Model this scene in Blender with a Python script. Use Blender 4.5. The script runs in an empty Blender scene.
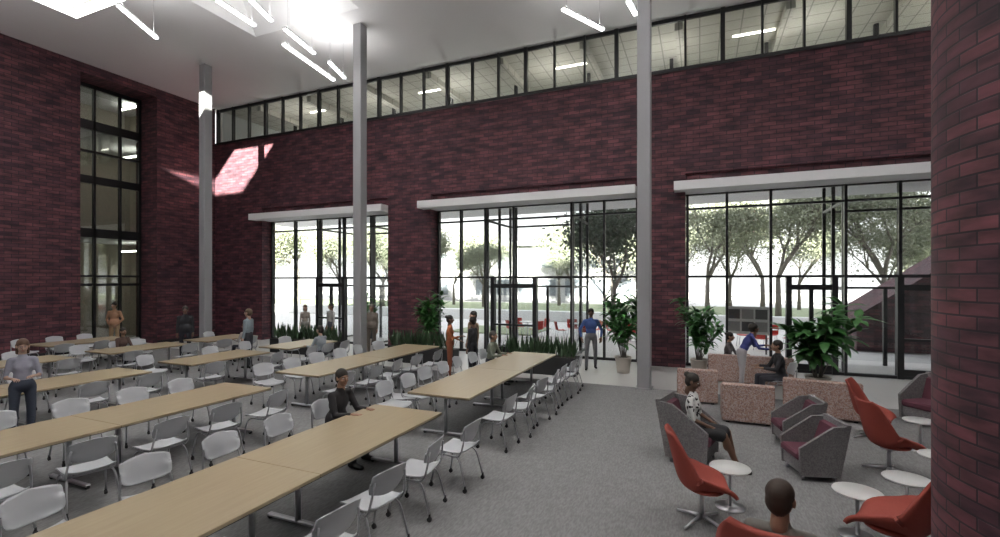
import bpy, math, random
import numpy as np
from mathutils import Vector, Matrix
random.seed(7); rng=np.random.default_rng(7)
sc=bpy.context.scene
sc.view_settings.view_transform='Standard'
sc.view_settings.look='None'
sc.view_settings.exposure=0.98
COL=sc.collection

# ------------------------------------------------------------------ materials
_mc={}
def pm(name,col,rough=0.6,metal=0.0,var=0.12,scale=12,bump=0.0,spec=0.5,emit=None,estr=0.0):
    if name in _mc: return _mc[name]
    m=bpy.data.materials.new(name); m.use_nodes=True
    nt=m.node_tree; b=nt.nodes['Principled BSDF']
    b.inputs['Roughness'].default_value=rough; b.inputs['Metallic'].default_value=metal
    b.inputs['Specular IOR Level'].default_value=spec
    tc=nt.nodes.new('ShaderNodeTexCoord'); nz=nt.nodes.new('ShaderNodeTexNoise')
    nz.inputs['Scale'].default_value=scale; nz.inputs['Detail'].default_value=4
    nt.links.new(tc.outputs['Object'],nz.inputs['Vector'])
    mx=nt.nodes.new('ShaderNodeMix'); mx.data_type='RGBA'
    mx.inputs[6].default_value=(*[c*(1-var) for c in col],1)
    mx.inputs[7].default_value=(*[min(1,c*(1+var)) for c in col],1)
    nt.links.new(nz.outputs['Fac'],mx.inputs[0]); nt.links.new(mx.outputs[2],b.inputs['Base Color'])
    if bump:
        bp=nt.nodes.new('ShaderNodeBump'); bp.inputs['Strength'].default_value=bump; bp.inputs['Distance'].default_value=0.01
        nt.links.new(nz.outputs['Fac'],bp.inputs['Height']); nt.links.new(bp.outputs['Normal'],b.inputs['Normal'])
    if emit:
        b.inputs['Emission Color'].default_value=(*emit,1); b.inputs['Emission Strength'].default_value=estr
    _mc[name]=m; return m

def brick_mat():
    m=bpy.data.materials.new('maroon_brick'); m.use_nodes=True
    nt=m.node_tree; b=nt.nodes['Principled BSDF']; b.inputs['Roughness'].default_value=0.7
    uv=nt.nodes.new('ShaderNodeUVMap'); uv.uv_map='UVMap'
    br=nt.nodes.new('ShaderNodeTexBrick'); br.inputs['Scale'].default_value=1
    br.inputs['Brick Width'].default_value=0.36; br.inputs['Row Height'].default_value=0.12
    br.inputs['Mortar Size'].default_value=0.010; br.inputs['Mortar Smooth'].default_value=0.2
    br.inputs['Color1'].default_value=(0.125,0.040,0.047,1); br.inputs['Color2'].default_value=(0.050,0.019,0.028,1)
    br.inputs['Mortar'].default_value=(0.022,0.013,0.018,1)
    nt.links.new(uv.outputs['UV'],br.inputs['Vector'])
    mp=nt.nodes.new('ShaderNodeMapping'); mp.inputs['Scale'].default_value=(1.2,4,1)
    nt.links.new(uv.outputs['UV'],mp.inputs['Vector'])
    nz=nt.nodes.new('ShaderNodeTexNoise'); nz.inputs['Scale'].default_value=1.5; nz.inputs['Detail'].default_value=8
    nt.links.new(mp.outputs['Vector'],nz.inputs['Vector'])
    rp=nt.nodes.new('ShaderNodeValToRGB'); rp.color_ramp.elements[0].position=0.35; rp.color_ramp.elements[1].position=0.66
    rp.color_ramp.elements[0].color=(0.55,0.55,0.63,1); rp.color_ramp.elements[1].color=(1.7,1.65,1.65,1)
    nt.links.new(nz.outputs['Fac'],rp.inputs['Fac'])
    mx=nt.nodes.new('ShaderNodeMix'); mx.data_type='RGBA'; mx.blend_type='MULTIPLY'; mx.inputs[0].default_value=1
    nt.links.new(br.outputs['Color'],mx.inputs[6]); nt.links.new(rp.outputs['Color'],mx.inputs[7])
    nt.links.new(mx.outputs[2],b.inputs['Base Color'])
    bp=nt.nodes.new('ShaderNodeBump'); bp.inputs['Strength'].default_value=0.6; bp.inputs['Distance'].default_value=0.012; bp.invert=True
    nt.links.new(br.outputs['Fac'],bp.inputs['Height']); nt.links.new(bp.outputs['Normal'],b.inputs['Normal'])
    return m
BRICK=brick_mat()

def glass_mat(name,refl=0.07,tint=(0.93,0.96,0.96)):
    m=bpy.data.materials.new(name); m.use_nodes=True; nt=m.node_tree
    for n in list(nt.nodes): nt.nodes.remove(n)
    o=nt.nodes.new('ShaderNodeOutputMaterial'); t=nt.nodes.new('ShaderNodeBsdfTransparent'); g=nt.nodes.new('ShaderNodeBsdfGlossy')
    t.inputs['Color'].default_value=(*tint,1); g.inputs['Roughness'].default_value=0.02
    mx=nt.nodes.new('ShaderNodeMixShader'); mx.inputs[0].default_value=refl
    nt.links.new(t.outputs[0],mx.inputs[1]); nt.links.new(g.outputs[0],mx.inputs[2]); nt.links.new(mx.outputs[0],o.inputs[0])
    return m
GLASS=glass_mat('clear_glazing',0.05,(0.93,0.94,0.94)); GLASS2=glass_mat('tinted_glazing',0.12,(0.72,0.76,0.75))

def grid_mat(name,col,line,w,lw=0.02,rough=0.7):
    m=bpy.data.materials.new(name); m.use_nodes=True; nt=m.node_tree; b=nt.nodes['Principled BSDF']; b.inputs['Roughness'].default_value=rough
    uv=nt.nodes.new('ShaderNodeUVMap'); uv.uv_map='UVMap'
    br=nt.nodes.new('ShaderNodeTexBrick'); br.offset=0; br.inputs['Scale'].default_value=1
    br.inputs['Brick Width'].default_value=w; br.inputs['Row Height'].default_value=w; br.inputs['Mortar Size'].default_value=lw
    br.inputs['Color1'].default_value=(*col,1); br.inputs['Color2'].default_value=(*[c*0.95 for c in col],1); br.inputs['Mortar'].default_value=(*line,1)
    nt.links.new(uv.outputs['UV'],br.inputs['Vector']); nt.links.new(br.outputs['Color'],b.inputs['Base Color'])
    return m
TILE=grid_mat('pale_floor_tile',(0.50,0.49,0.48),(0.42,0.41,0.41),1.2,0.006,0.4)
CTILE=grid_mat('corridor_ceiling_tile',(0.52,0.50,0.45),(0.26,0.25,0.23),0.6,0.02,0.8)

def speckle(name,c1,c2,c3,scale):
    m=bpy.data.materials.new(name); m.use_nodes=True; nt=m.node_tree; b=nt.nodes['Principled BSDF']; b.inputs['Roughness'].default_value=0.9
    tc=nt.nodes.new('ShaderNodeTexCoord'); v=nt.nodes.new('ShaderNodeTexVoronoi'); v.inputs['Scale'].default_value=scale
    nt.links.new(tc.outputs['Object'],v.inputs['Vector'])
    r=nt.nodes.new('ShaderNodeValToRGB'); r.color_ramp.interpolation='CONSTANT'
    r.color_ramp.elements[0].color=(*c1,1); r.color_ramp.elements[1].color=(*c2,1); r.color_ramp.elements[1].position=0.4
    e=r.color_ramp.elements.new(0.78); e.color=(*c3,1)
    s=nt.nodes.new('ShaderNodeSeparateColor'); nt.links.new(v.outputs['Color'],s.inputs[0]); nt.links.new(s.outputs[0],r.inputs['Fac'])
    nt.links.new(r.outputs['Color'],b.inputs['Base Color']); return m
SPECK=speckle('terracotta_speckle_fabric',(0.38,0.24,0.20),(0.46,0.37,0.34),(0.27,0.17,0.15),60)
GREYPAT=speckle('grey_geometric_fabric',(0.18,0.17,0.175),(0.22,0.21,0.21),(0.15,0.14,0.145),70)

CARPET=pm('grey_carpet',(0.215,0.213,0.213),0.95,var=0.10,scale=5,bump=0.2,spec=0.1)
def carpet_detail():
    nt=CARPET.node_tree; b=nt.nodes['Principled BSDF']
    src=b.inputs['Base Color'].links[0].from_socket
    tc=nt.nodes.new('ShaderNodeTexCoord'); n=nt.nodes.new('ShaderNodeTexNoise'); n.inputs['Scale'].default_value=60; n.inputs['Detail'].default_value=6
    mp=nt.nodes.new('ShaderNodeMapping'); mp.inputs['Scale'].default_value=(1,0.25,1)
    nt.links.new(tc.outputs['Object'],mp.inputs['Vector']); nt.links.new(mp.outputs['Vector'],n.inputs['Vector'])
    r=nt.nodes.new('ShaderNodeValToRGB'); r.color_ramp.elements[0].position=0.35; r.color_ramp.elements[1].position=0.65
    r.color_ramp.elements[0].color=(0.84,0.84,0.84,1); r.color_ramp.elements[1].color=(1.14,1.14,1.14,1)
    nt.links.new(n.outputs['Fac'],r.inputs['Fac'])
    mx=nt.nodes.new('ShaderNodeMix'); mx.data_type='RGBA'; mx.blend_type='MULTIPLY'; mx.inputs[0].default_value=1
    nt.links.new(src,mx.inputs[6]); nt.links.new(r.outputs['Color'],mx.inputs[7]); nt.links.new(mx.outputs[2],b.inputs['Base Color'])
carpet_detail()
WHITE=pm('white_ceiling_paint',(0.84,0.84,0.85),0.8,var=0.02)
PLASTER=pm('light_plaster',(0.55,0.55,0.55),0.8,var=0.03)
DARKF=pm('dark_bronze_frame',(0.010,0.010,0.012),0.4,var=0.05)
COLM=pm('grey_column_paint',(0.30,0.30,0.31),0.5,var=0.03)
def wood_mat():
    m=bpy.data.materials.new('pale_wood_laminate'); m.use_nodes=True; nt=m.node_tree; b=nt.nodes['Principled BSDF']; b.inputs['Roughness'].default_value=0.38
    tc=nt.nodes.new('ShaderNodeTexCoord'); mp=nt.nodes.new('ShaderNodeMapping'); mp.inputs['Scale'].default_value=(14,0.8,2)
    n=nt.nodes.new('ShaderNodeTexNoise'); n.inputs['Scale'].default_value=2; n.inputs['Detail'].default_value=6
    nt.links.new(tc.outputs['Object'],mp.inputs['Vector']); nt.links.new(mp.outputs['Vector'],n.inputs['Vector'])
    mx=nt.nodes.new('ShaderNodeMix'); mx.data_type='RGBA'; mx.inputs[6].default_value=(0.30,0.235,0.145,1); mx.inputs[7].default_value=(0.40,0.325,0.21,1)
    nt.links.new(n.outputs['Fac'],mx.inputs[0]); nt.links.new(mx.outputs[2],b.inputs['Base Color']); return m
WOOD=wood_mat()
CHAIRW=pm('white_polypropylene',(0.48,0.49,0.51),0.4,var=0.03)
CHROME=pm('satin_chrome',(0.5,0.5,0.52),0.3,0.9,var=0.03)
BLACK=pm('black_rubber',(0.015,0.015,0.016),0.6,var=0.05)
RED=pm('red_orange_upholstery',(0.29,0.050,0.034),0.75,var=0.08,scale=40)
BURG=pm('burgundy_fabric',(0.10,0.028,0.045),0.85,var=0.1,scale=40)
POT=pm('white_ceramic_pot',(0.55,0.50,0.44),0.5,var=0.04)
SOIL=pm('potting_soil',(0.03,0.02,0.015),0.95,var=0.3,scale=40)
LEAF=pm('green_leaf',(0.045,0.15,0.035),0.5,var=0.45,scale=4)
LEAF2=pm('snake_leaf',(0.035,0.075,0.03),0.5,var=0.5,scale=14)
BARK=pm('bark',(0.17,0.15,0.13),0.9,var=0.3,scale=8)
TREEL=pm('tree_foliage',(0.25,0.27,0.19),0.8,var=0.35,scale=3)
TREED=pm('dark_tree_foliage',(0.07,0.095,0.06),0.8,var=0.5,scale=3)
LAMP=pm('led_diffuser',(0.9,0.9,0.9),0.5,emit=(1,0.98,0.95),estr=10)
SKYL=pm('skylight_glow',(0.9,0.9,0.9),0.5,emit=(1.0,0.98,0.95),estr=5.5)  # glowing panel stands in for daylight coming down the well
SKYL2=pm('skylight_glow_dim',(0.9,0.9,0.9),0.5,emit=(1.0,0.98,0.95),estr=3.0)  # same stand-in glow, weaker so the well slopes stay greyer

# ------------------------------------------------------------------ mesh builder
class MB:
    def __init__(s): s.v=[];s.f=[];s.m=[];s.sm=[];s.n=0;s.M=None
    def add(s,verts,faces,mat=0,smooth=False):
        v=np.asarray(verts,float).reshape(-1,3)
        if s.M is not None: v=v@s.M[:3,:3].T+s.M[:3,3]
        s.v.append(v); n=s.n
        s.f.extend([tuple(int(i)+n for i in f) for f in faces])
        if isinstance(mat,(list,np.ndarray)): s.m.extend([int(x) for x in mat])
        else: s.m.extend([mat]*len(faces))
        s.sm.extend([smooth]*len(faces)); s.n+=len(v)
    def box(s,x0,x1,y0,y1,z0,z1,mat=0,bevel=0,smooth=False):
        c=np.array([(x0+x1)/2,(y0+y1)/2,(z0+z1)/2]); h=np.array([abs(x1-x0)/2,abs(y1-y0)/2,abs(z1-z0)/2])
        if bevel<=0:
            V=[[x,y,z] for z in (z0,z1) for y in (y0,y1) for x in (x0,x1)]
            s.add(V,[(0,2,3,1),(4,5,7,6),(0,1,5,4),(2,6,7,3),(0,4,6,2),(1,3,7,5)],mat,smooth); return
        b=min(bevel,h.min()*0.95)
        V=[];idx={}
        for sx in (-1,1):
            for sy in (-1,1):
                for sz in (-1,1):
                    for a in range(3):
                        sg=np.array([sx,sy,sz]); p=sg*(h-b); p[a]=sg[a]*h[a]
                        idx[(sx,sy,sz,a)]=len(V); V.append(p)
        F=[]
        def put(l):
            P=np.array([V[i] for i in l]); n=np.cross(P[1]-P[0],P[2]-P[0])
            if np.dot(n,P.mean(0))<0: l=l[::-1]
            F.append(tuple(l))
        for a in range(3):
            o=[i for i in range(3) if i!=a]
            for sg in (-1,1):
                l=[]
                for (p,q) in ((-1,-1),(1,-1),(1,1),(-1,1)):
                    k=[0,0,0]; k[a]=sg;k[o[0]]=p;k[o[1]]=q; l.append(idx[(*k,a)])
                put(l)
            for p in (-1,1):
                for q in (-1,1):
                    k1=[0,0,0];k1[a]=-1;k1[o[0]]=p;k1[o[1]]=q;k2=list(k1);k2[a]=1
                    put([idx[(*k1,o[0])],idx[(*k2,o[0])],idx[(*k2,o[1])],idx[(*k1,o[1])]])
        for sx in (-1,1):
            for sy in (-1,1):
                for sz in (-1,1): put([idx[(sx,sy,sz,a)] for a in range(3)])
        s.add(np.array(V)+c,F,mat,smooth)
    def hexa(s,P,mat=0):
        s.add(P,[(3,2,1,0),(4,5,6,7),(0,1,5,4),(1,2,6,5),(2,3,7,6),(3,0,4,7)],mat)
    def lathe(s,prof,seg=24,mat=0,c=(0,0,0),smooth=True):
        V=[];F=[]
        for r,z in prof:
            for i in range(seg):
                a=2*math.pi*i/seg; V.append((c[0]+r*math.cos(a),c[1]+r*math.sin(a),c[2]+z))
        for j in range(len(prof)-1):
            for i in range(seg):
                k=(i+1)%seg; F.append((j*seg+i,j*seg+k,(j+1)*seg+k,(j+1)*seg+i))
        s.add(V,F,mat,smooth)
    def tube(s,pts,rad,seg=8,mat=0,smooth=True):
        P=np.array(pts,float); n=len(P)
        R=np.full(n,rad,float) if np.isscalar(rad) else np.array(rad,float)
        T=np.gradient(P,axis=0) if n>2 else np.repeat((P[1]-P[0])[None],2,0)
        T/= (np.linalg.norm(T,axis=1)[:,None]+1e-9)
        ref=np.array([0,0,1.]) if abs(T[0][2])<0.9 else np.array([1.,0,0])
        V=[];F=[]; a=np.arange(seg)*2*math.pi/seg
        u=np.cross(T[0],ref)
        for i in range(n):
            u=u-T[i]*np.dot(u,T[i]); u/=np.linalg.norm(u)+1e-9; w=np.cross(T[i],u)
            V.append(P[i]+R[i]*(np.cos(a)[:,None]*u+np.sin(a)[:,None]*w))
        V=np.concatenate(V)
        for j in range(n-1):
            for i in range(seg):
                k=(i+1)%seg; F.append((j*seg+i,j*seg+k,(j+1)*seg+k,(j+1)*seg+i))
        F.append(tuple(range(seg))[::-1]); F.append(tuple((n-1)*seg+i for i in range(seg)))
        s.add(V,F,mat,smooth)
    def ell(s,c,r,R=None,seg=16,rings=10,mat=0):
        V=[];F=[]
        for j in range(rings+1):
            t=math.pi*j/rings
            for i in range(seg):
                a=2*math.pi*i/seg; V.append((math.sin(t)*math.cos(a),math.sin(t)*math.sin(a),math.cos(t)))
        V=np.array(V)*np.array(r)
        if R is not None: V=V@np.array(R).T
        V=V+np.array(c)
        for j in range(rings):
            for i in range(seg):
                k=(i+1)%seg; F.append((j*seg+i,(j+1)*seg+i,(j+1)*seg+k,j*seg+k))
        s.add(V,F,mat,True)
    def cap(s,a,b,ra,rb,seg=14,mat=0):
        a=np.array(a,float);b=np.array(b,float);d=b-a;L=np.linalg.norm(d)+1e-9;d/=L
        pts=[];rad=[]
        for t in (88,65,40,20): pts.append(a-d*ra*math.sin(math.radians(t)));rad.append(ra*math.cos(math.radians(t)))
        pts.append(a);rad.append(ra);pts.append(b);rad.append(rb)
        for t in (20,40,65,88): pts.append(b+d*rb*math.sin(math.radians(t)));rad.append(rb*math.cos(math.radians(t)))
        s.tube(pts,rad,seg,mat)
    def shell(s,P,th,mat=0):
        P=np.asarray(P,float); nu,nv,_=P.shape
        du=np.gradient(P,axis=0);dv=np.gradient(P,axis=1);N=np.cross(du,dv);N/=np.linalg.norm(N,axis=2)[:,:,None]+1e-9
        Q=P+N*th; V=np.concatenate([P.reshape(-1,3),Q.reshape(-1,3)]);o=nu*nv;F=[]
        g=lambda i,j:i*nv+j
        for i in range(nu-1):
            for j in range(nv-1):
                F.append((g(i,j),g(i,j+1),g(i+1,j+1),g(i+1,j))); F.append((o+g(i,j),o+g(i+1,j),o+g(i+1,j+1),o+g(i,j+1)))
        ed=[g(0,j) for j in range(nv)]+[g(i,nv-1) for i in range(1,nu)]+[g(nu-1,j) for j in range(nv-2,-1,-1)]+[g(i,0) for i in range(nu-2,0,-1)]
        for k in range(len(ed)):
            a,b=ed[k],ed[(k+1)%len(ed)]; F.append((a,o+a,o+b,b))
        s.add(V,F,mat,True)
    def mesh(s,name,mats,uv=False):
        me=bpy.data.meshes.new(name); V=np.concatenate(s.v)
        me.from_pydata(V.tolist(),[],s.f)
        for m in mats: me.materials.append(m)
        me.polygons.foreach_set('material_index',s.m); me.polygons.foreach_set('use_smooth',s.sm)
        if uv:
            ul=me.uv_layers.new(name='UVMap')
            for p in me.polygons:
                n=p.normal; ax=max(range(3),key=lambda i:abs(n[i]))
                for li in p.loop_indices:
                    c=me.vertices[me.loops[li].vertex_index].co
                    ul.data[li].uv=(c.y,c.z) if ax==0 else ((c.x,c.z) if ax==1 else (c.x,c.y))
        me.update(); return me
    def build(s,name,mats,loc=(0,0,0),rz=0,uv=False,scale=1):
        return place(s.mesh(name,mats,uv),name,loc,rz,scale)
def place(me,name,loc=(0,0,0),rz=0,scale=1):
    o=bpy.data.objects.new(name,me); o.location=loc; o.rotation_euler=(0,0,math.radians(rz)); o.scale=(scale,)*3 if np.isscalar(scale) else scale
    COL.objects.link(o); return o
def catmull(P,n):
    P=np.array(P,float); t=np.linspace(0,len(P)-1,n); out=[]
    for x in t:
        i=min(int(x),len(P)-2); f=x-i
        p0=P[max(i-1,0)];p1=P[i];p2=P[i+1];p3=P[min(i+2,len(P)-1)]
        out.append(0.5*((2*p1)+(-p0+p2)*f+(2*p0-5*p1+4*p2-p3)*f*f+(-p0+3*p1-3*p2+p3)*f**3))
    return np.array(out)

# ------------------------------------------------------------------ room shell
WX=-20.8; WY=15.2; GY=15.75; RX=9.5; BY=-6.0; CZ=10.6; OY=20.2
b=MB(); b.box(WX-1.2,RX+0.4,BY-0.4,GY+0.15,-0.3,0,0); b.build('floor',[TILE],uv=True)
b=MB(); b.box(-18.9,RX-0.1,BY+0.1,11.95,0.0,0.006,0); b.build('floor_carpet',[CARPET])

BAND0,BAND1=5.82,8.97
piers=[(WX-0.4,-17.8),(-11.1,-9.2),(-1.8,-0.4)]
b=MB(); b.box(WX-0.4,RX+0.4,WY,WY+0.4,BAND0,BAND1)
for a,c in piers: b.box(a,c,WY,GY+0.12,0,BAND0)
for a,c in ((-17.8,-11.1),(-9.2,-1.8),(-0.4,RX)): b.box(a,c,WY+0.12,WY+0.4,5.5,BAND0)
b.build('wall_north',[BRICK],uv=True)
b=MB(); RY0,RY1=9.98,12.63
b.box(WX-0.4,WX,BY,RY0,0,CZ); b.box(WX-0.4,WX,RY1,WY,0,CZ)
b.box(WX-1.4,WX-0.4,RY1,RY1+0.3,0,CZ); b.box(WX-1.4,WX-0.4,RY0-0.3,RY0,0,CZ)
b.box(WX-1.2,WX,RY0,RY1,10.25,CZ)
b.build('wall_west',[BRICK],uv=True)
b=MB(); b.box(WX-0.4,RX+0.4,BY-0.4,BY,0,CZ); b.build('wall_south',[PLASTER])
b=MB(); b.box(RX,RX+0.4,BY,GY,0,CZ+1); b.build('wall_east',[PLASTER])
b=MB(); b.box(RX+0.42,RX+11,BY,OY,-0.03,12.5,0); b.build('sun_block_wing',[BRICK],uv=True)  # added unseen block, keeps the low sun off the ramp wall
b=MB()
for a,c in ((-17.8,-11.1),(-9.2,-1.8),(-0.4,RX)):
    b.box(a-0.30,c+(0.0 if c<RX else -0.02),WY-0.45,GY+0.02,5.26,5.52,0)
b.box(WX-0.4,RX+0.4,GY+0.12,OY,5.62,5.86,0)
b.build('ceiling_soffit',[WHITE])
# ceiling with splayed skylight wells: (x0,x1,y0,y1,height,(inset -x,+x,-y,+y),top material)
wells=[(-17.5,-14.6,0.4,8.3,0.35,(0.1,0.1,0.15,0.15),1),  # clear opening above view, sized and placed to throw the sun patch
       (-13.4,-9.2,4.6,11.2,2.6,(1.8,0.8,0.6,3.4),3),
       (-8.4,-4.8,4.6,11.0,2.4,(1.2,0.6,0.6,3.0),2),
       (-3.7,-0.1,4.6,10.2,2.4,(1.2,0.6,0.6,2.4),2),
       (1.0,4.8,4.6,9.6,2.4,(1.2,0.6,0.6,2.0),2)]
zt=CZ+0.15
b=MB(); Y0=0.4; Y1=11.2
b.box(WX-1.5,RX+0.4,BY-0.4,Y0,CZ,zt); b.box(WX-1.5,RX+0.4,Y1,WY+0.4,CZ,zt)
xs=[WX-1.5]+[v for p in wells for v in (p[0],p[1])]+[RX+0.4]
for i in range(0,len(xs),2): b.box(xs[i],xs[i+1],Y0,Y1,CZ,zt)
for (a,c,y0,y1,h,(i0,i1,j0,j1),mt) in wells:
    if y0>Y0: b.box(a,c,Y0,y0,CZ,zt)
    if y1<Y1: b.box(a,c,y1,Y1,CZ,zt)
    ZT=CZ+h
    lo=[(a,y0,CZ),(c,y0,CZ),(c,y1,CZ),(a,y1,CZ)]; hi=[(a+i0,y0+j0,ZT),(c-i1,y0+j0,ZT),(c-i1,y1-j1,ZT),(a+i0,y1-j1,ZT)]
    for i in range(4):
        j=(i+1)%4; b.add([lo[i],lo[j],hi[j],hi[i]],[(0,1,2,3)])
b.build('ceiling',[WHITE])
for (a,c,y0,y1,h,(i0,i1,j0,j1),mt) in wells:
    b=MB(); ZT=CZ+h; xa,xc,ya,yc=a+i0,c-i1,y0+j0,y1-j1
    b.box(xa,xc,ya,yc,ZT,ZT+0.02,mt)
    for x in (xa,xc): b.box(x-0.05,x+0.05,ya,yc,ZT-0.08,ZT-0.001,0)
    for y in (ya,yc): b.box(xa,xc,y-0.05,y+0.05,ZT-0.08,ZT-0.001,0)
    if mt>=2: b.box((xa+xc)/2-0.04,(xa+xc)/2+0.04,ya,yc,ZT-0.08,ZT-0.001,0)
    b.build('skylight',[WHITE,GLASS,SKYL,SKYL2])
b=MB(); b.box(WX-0.4,RX+0.4,WY+0.4,OY,8.8,8.95,0); b.box(WX-0.4,RX+0.4,OY-0.2,OY,5.86,8.95,0); b.box(WX-0.4,WX,WY+0.4,OY,5.86,CZ); b.box(RX,RX+0.4,WY+0.4,OY,5.86,CZ)
for x in np.arange(-18,9,3.0): b.box(x-0.1,x+0.1,OY-0.2,OY,8.95,CZ)
b.build('wall_corridor',[PLASTER])
b=MB(); b.box(WX-0.4,RX+0.4,WY+0.4,OY,CZ,CZ+0.15,0)
for x in np.arange(-18.6,9,3.0): b.box(x-0.12,x+0.12,WY+0.5,OY,CZ-0.22,CZ,0)
b.build('ceiling_corridor',[CTILE],uv=True)
b=MB()
for x in np.arange(-19,9,3.0): b.box(x,x+0.12,18.1,18.22,8.95,CZ,0)
for x in np.arange(-19,6,6.0): b.box(x,x+3.0,18.13,18.19,8.95,10.1,1)
b.build('corridor_partition',[DARKF,pm('beige_partition',(0.5,0.46,0.38),0.8)])
b=MB()
for x in np.arange(-17,9,6.0): b.box(x,x+1.2,17.2,17.28,CZ-0.03,CZ-0.005,0)
b.build('recessed_corridor_light',[pm('corridor_lamp',(0.9,0.9,0.85),emit=(1,0.95,0.85),estr=8)])
for x in (-17,-13,-9,-5,-1,3,7):  # added uplights, brighten the corridor ceiling behind the clerestory
    b=MB(); b.lathe([(0,0),(0.05,0),(0.05,0.10),(0.16,0.13),(0.15,0.14),(0,0.14)],16); o=b.build('corridor_fill_uplight',[DARKF],loc=(x,17.0,8.955))
    ld=bpy.data.lights.new('fill_uplight','AREA'); ld.shape='DISK'; ld.size=0.28; ld.energy=14; ld.color=(1,0.96,0.9)
    lo=bpy.data.objects.new('fill_uplight',ld); COL.objects.link(lo); lo.parent=o; lo.location=(0,0,0.15); lo.rotation_euler=(math.pi,0,0)
b=MB(); b.box(WX,RX,WY+0.12,WY+0.20,BAND1,BAND1+0.1); b.box(WX,RX,WY+0.12,WY+0.20,CZ-0.12,CZ)
x=WX;i=0
while x<RX:
    w=0.03 if i%3 else 0.06
    b.box(x-w,x+w,WY+0.08,WY+0.22,BAND1,CZ); x+=1.02; i+=1
b.box(WX,RX,WY+0.155,WY+0.165,BAND1+0.1,CZ-0.12,1)
b.box(WX,RX,WY-0.03,WY+0.4,BAND1-0.06,BAND1+0.02,0)
b.build('window_clerestory',[DARKF,glass_mat('clerestory_glass',0.06,(0.88,0.90,0.89))])

def glazing(name,x0,x1,ms,doors):
    b=MB(); y0,y1=GY-0.06,GY+0.06
    for z,t in ((0.0,0.08),(2.70,0.07),(4.78,0.06),(5.22,0.06)): b.box(x0,x1,y0,y1,z,z+t,0)
    for x in [x0+0.05,x1-0.05]+ms: b.box(x-0.035,x+0.035,GY-0.08,GY+0.08,0,5.27,0)
    for (a,c) in doors:
        for x in (a,c): b.box(x-0.07,x+0.07,GY-0.1,GY+0.1,0,2.70,0)
        b.box(a,c,GY-0.08,GY+0.08,2.35,2.5,0)
        m=(a+c)/2
        b.box(m-0.05,m+0.05,GY-0.05,GY+0.05,0,2.35,0)
        b.box(a,c,GY-0.05,GY+0.05,0.0,0.25,0); b.box(a,c,GY-0.05,GY+0.05,1.0,1.07,0)
        for q in (m-0.12,m+0.12): b.tube([(q,GY-0.12,0.85),(q,GY-0.12,1.35)],0.015,8,0)
    b.box(x0,x1,GY-0.006,GY+0.006,0.08,5.27,1)
    b.build(name,[DARKF,GLASS])
glazing('window_1',-17.8,-11.1,[-16.4,-15.1,-13.7,-12.3],[(-15.1,-13.7)])
glazing('window_2',-9.2,-1.8,[-8.2,-7.2,-6.1,-4.0,-2.9],[(-6.9,-5.3)])
glazing('window_3',-0.4,RX,[0.75,1.9,3.7,4.9,6.9,8.2],[(2.35,3.45),(4.9,6.6)])
def vestibule(x0,x1,n):
    b=MB(); Y0,Y1=GY+0.15,18.2
    for x in (x0,x1):
        for y in (Y0,(Y0+Y1)/2,Y1): b.box(x-0.045,x+0.045,y-0.045,y+0.045,-0.03,5.6,0)
        for z in (0,2.35,2.70,4.78): b.box(x-0.035,x+0.035,Y0,Y1,z,z+0.07,0)
        b.box(x-0.005,x+0.005,Y0,Y1,0.08,5.6,1)
    for z in (2.35,2.70,4.78): b.box(x0,x1,Y1-0.04,Y1+0.04,z,z+0.07,0)
    m=(x0+x1)/2
    for x in (x0+0.25,m,x1-0.25): b.box(x-0.05,x+0.05,Y1-0.04,Y1+0.04,-0.03,2.4 if x==m else 5.6,0)
    b.box(x0,x1,Y1-0.005,Y1+0.005,0.1,5.6,1)
    b.build('door_%d'%n,[DARKF,GLASS])
vestibule(-15.1,-12.3,1); vestibule(-7.2,-4.0,2); vestibule(3.7,6.9,3)

b=MB(); X=WX-1.1
b.box(X-0.06,X+0.06,RY0-0.3,RY0+0.06,0,10.25); b.box(X-0.06,X+0.06,RY1-0.09,RY1,0,10.25)
for y in (10.95,11.85): b.box(X-0.06,X+0.06,y-0.04,y+0.04,0,10.25)
for z,t in ((0,0.1),(2.4,0.1),(2.75,0.08),(4.3,0.35),(6.4,0.3),(7.6,0.08),(8.5,0.35),(10.1,0.15)): b.box(X-0.06,X+0.06,RY0,RY1,z,z+t)
b.box(X-0.01,X,RY0,RY1,0.1,10.2,1)
for z in (4.3,8.5): b.box(X-3.4,X-0.1,RY0-1.5,RY1+1.5,z,z+0.35,2)
b.box(X-3.6,X-3.4,RY0-1.5,RY1+1.5,0,CZ,3); b.box(X-3.6,X-0.1,RY0-1.6,RY0-1.5,0,CZ,3);b.box(X-3.6,X-0.1,RY1+1.5,RY1+1.6,0,CZ,3)
b.box(X-3.6,X-0.1,RY0-1.6,RY1+1.6,CZ-0.1,CZ,2); b.box(X-3.6,X-0.07,RY0-1.6,RY1+1.6,-0.1,0.0,2)
for z in (3.9,8.1,10.3): b.box(X-2.2,X-1.0,RY0-0.8,RY0-0.7,z,z+0.05,4); b.box(X-2.2,X-1.0,RY1+0.4,RY1+0.5,z,z+0.05,4)
b.build('window_west',[DARKF,GLASS2,PLASTER,pm('beige_room_wall',(0.42,0.38,0.31),0.8),pm('room_lamp',(0.9,0.9,0.8),emit=(1,0.95,0.85),estr=14)])
b=MB(); b.box(WX+0.02,WX+0.14,6.2,7.55,4.1,5.4,0,bevel=0.02); b.box(WX+0.0,WX+0.03,6.6,7.1,4.5,5.0,1)
b.build('wall_screen',[pm('pale_panel',(0.4,0.4,0.42),0.4),BLACK])
b=MB()
b.box(WX,WX+0.02,-5.9,RY0,0,0.12); b.box(WX,WX+0.02,RY1,WY,0,0.12); b.build('baseboard_west',[DARKF])

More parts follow.
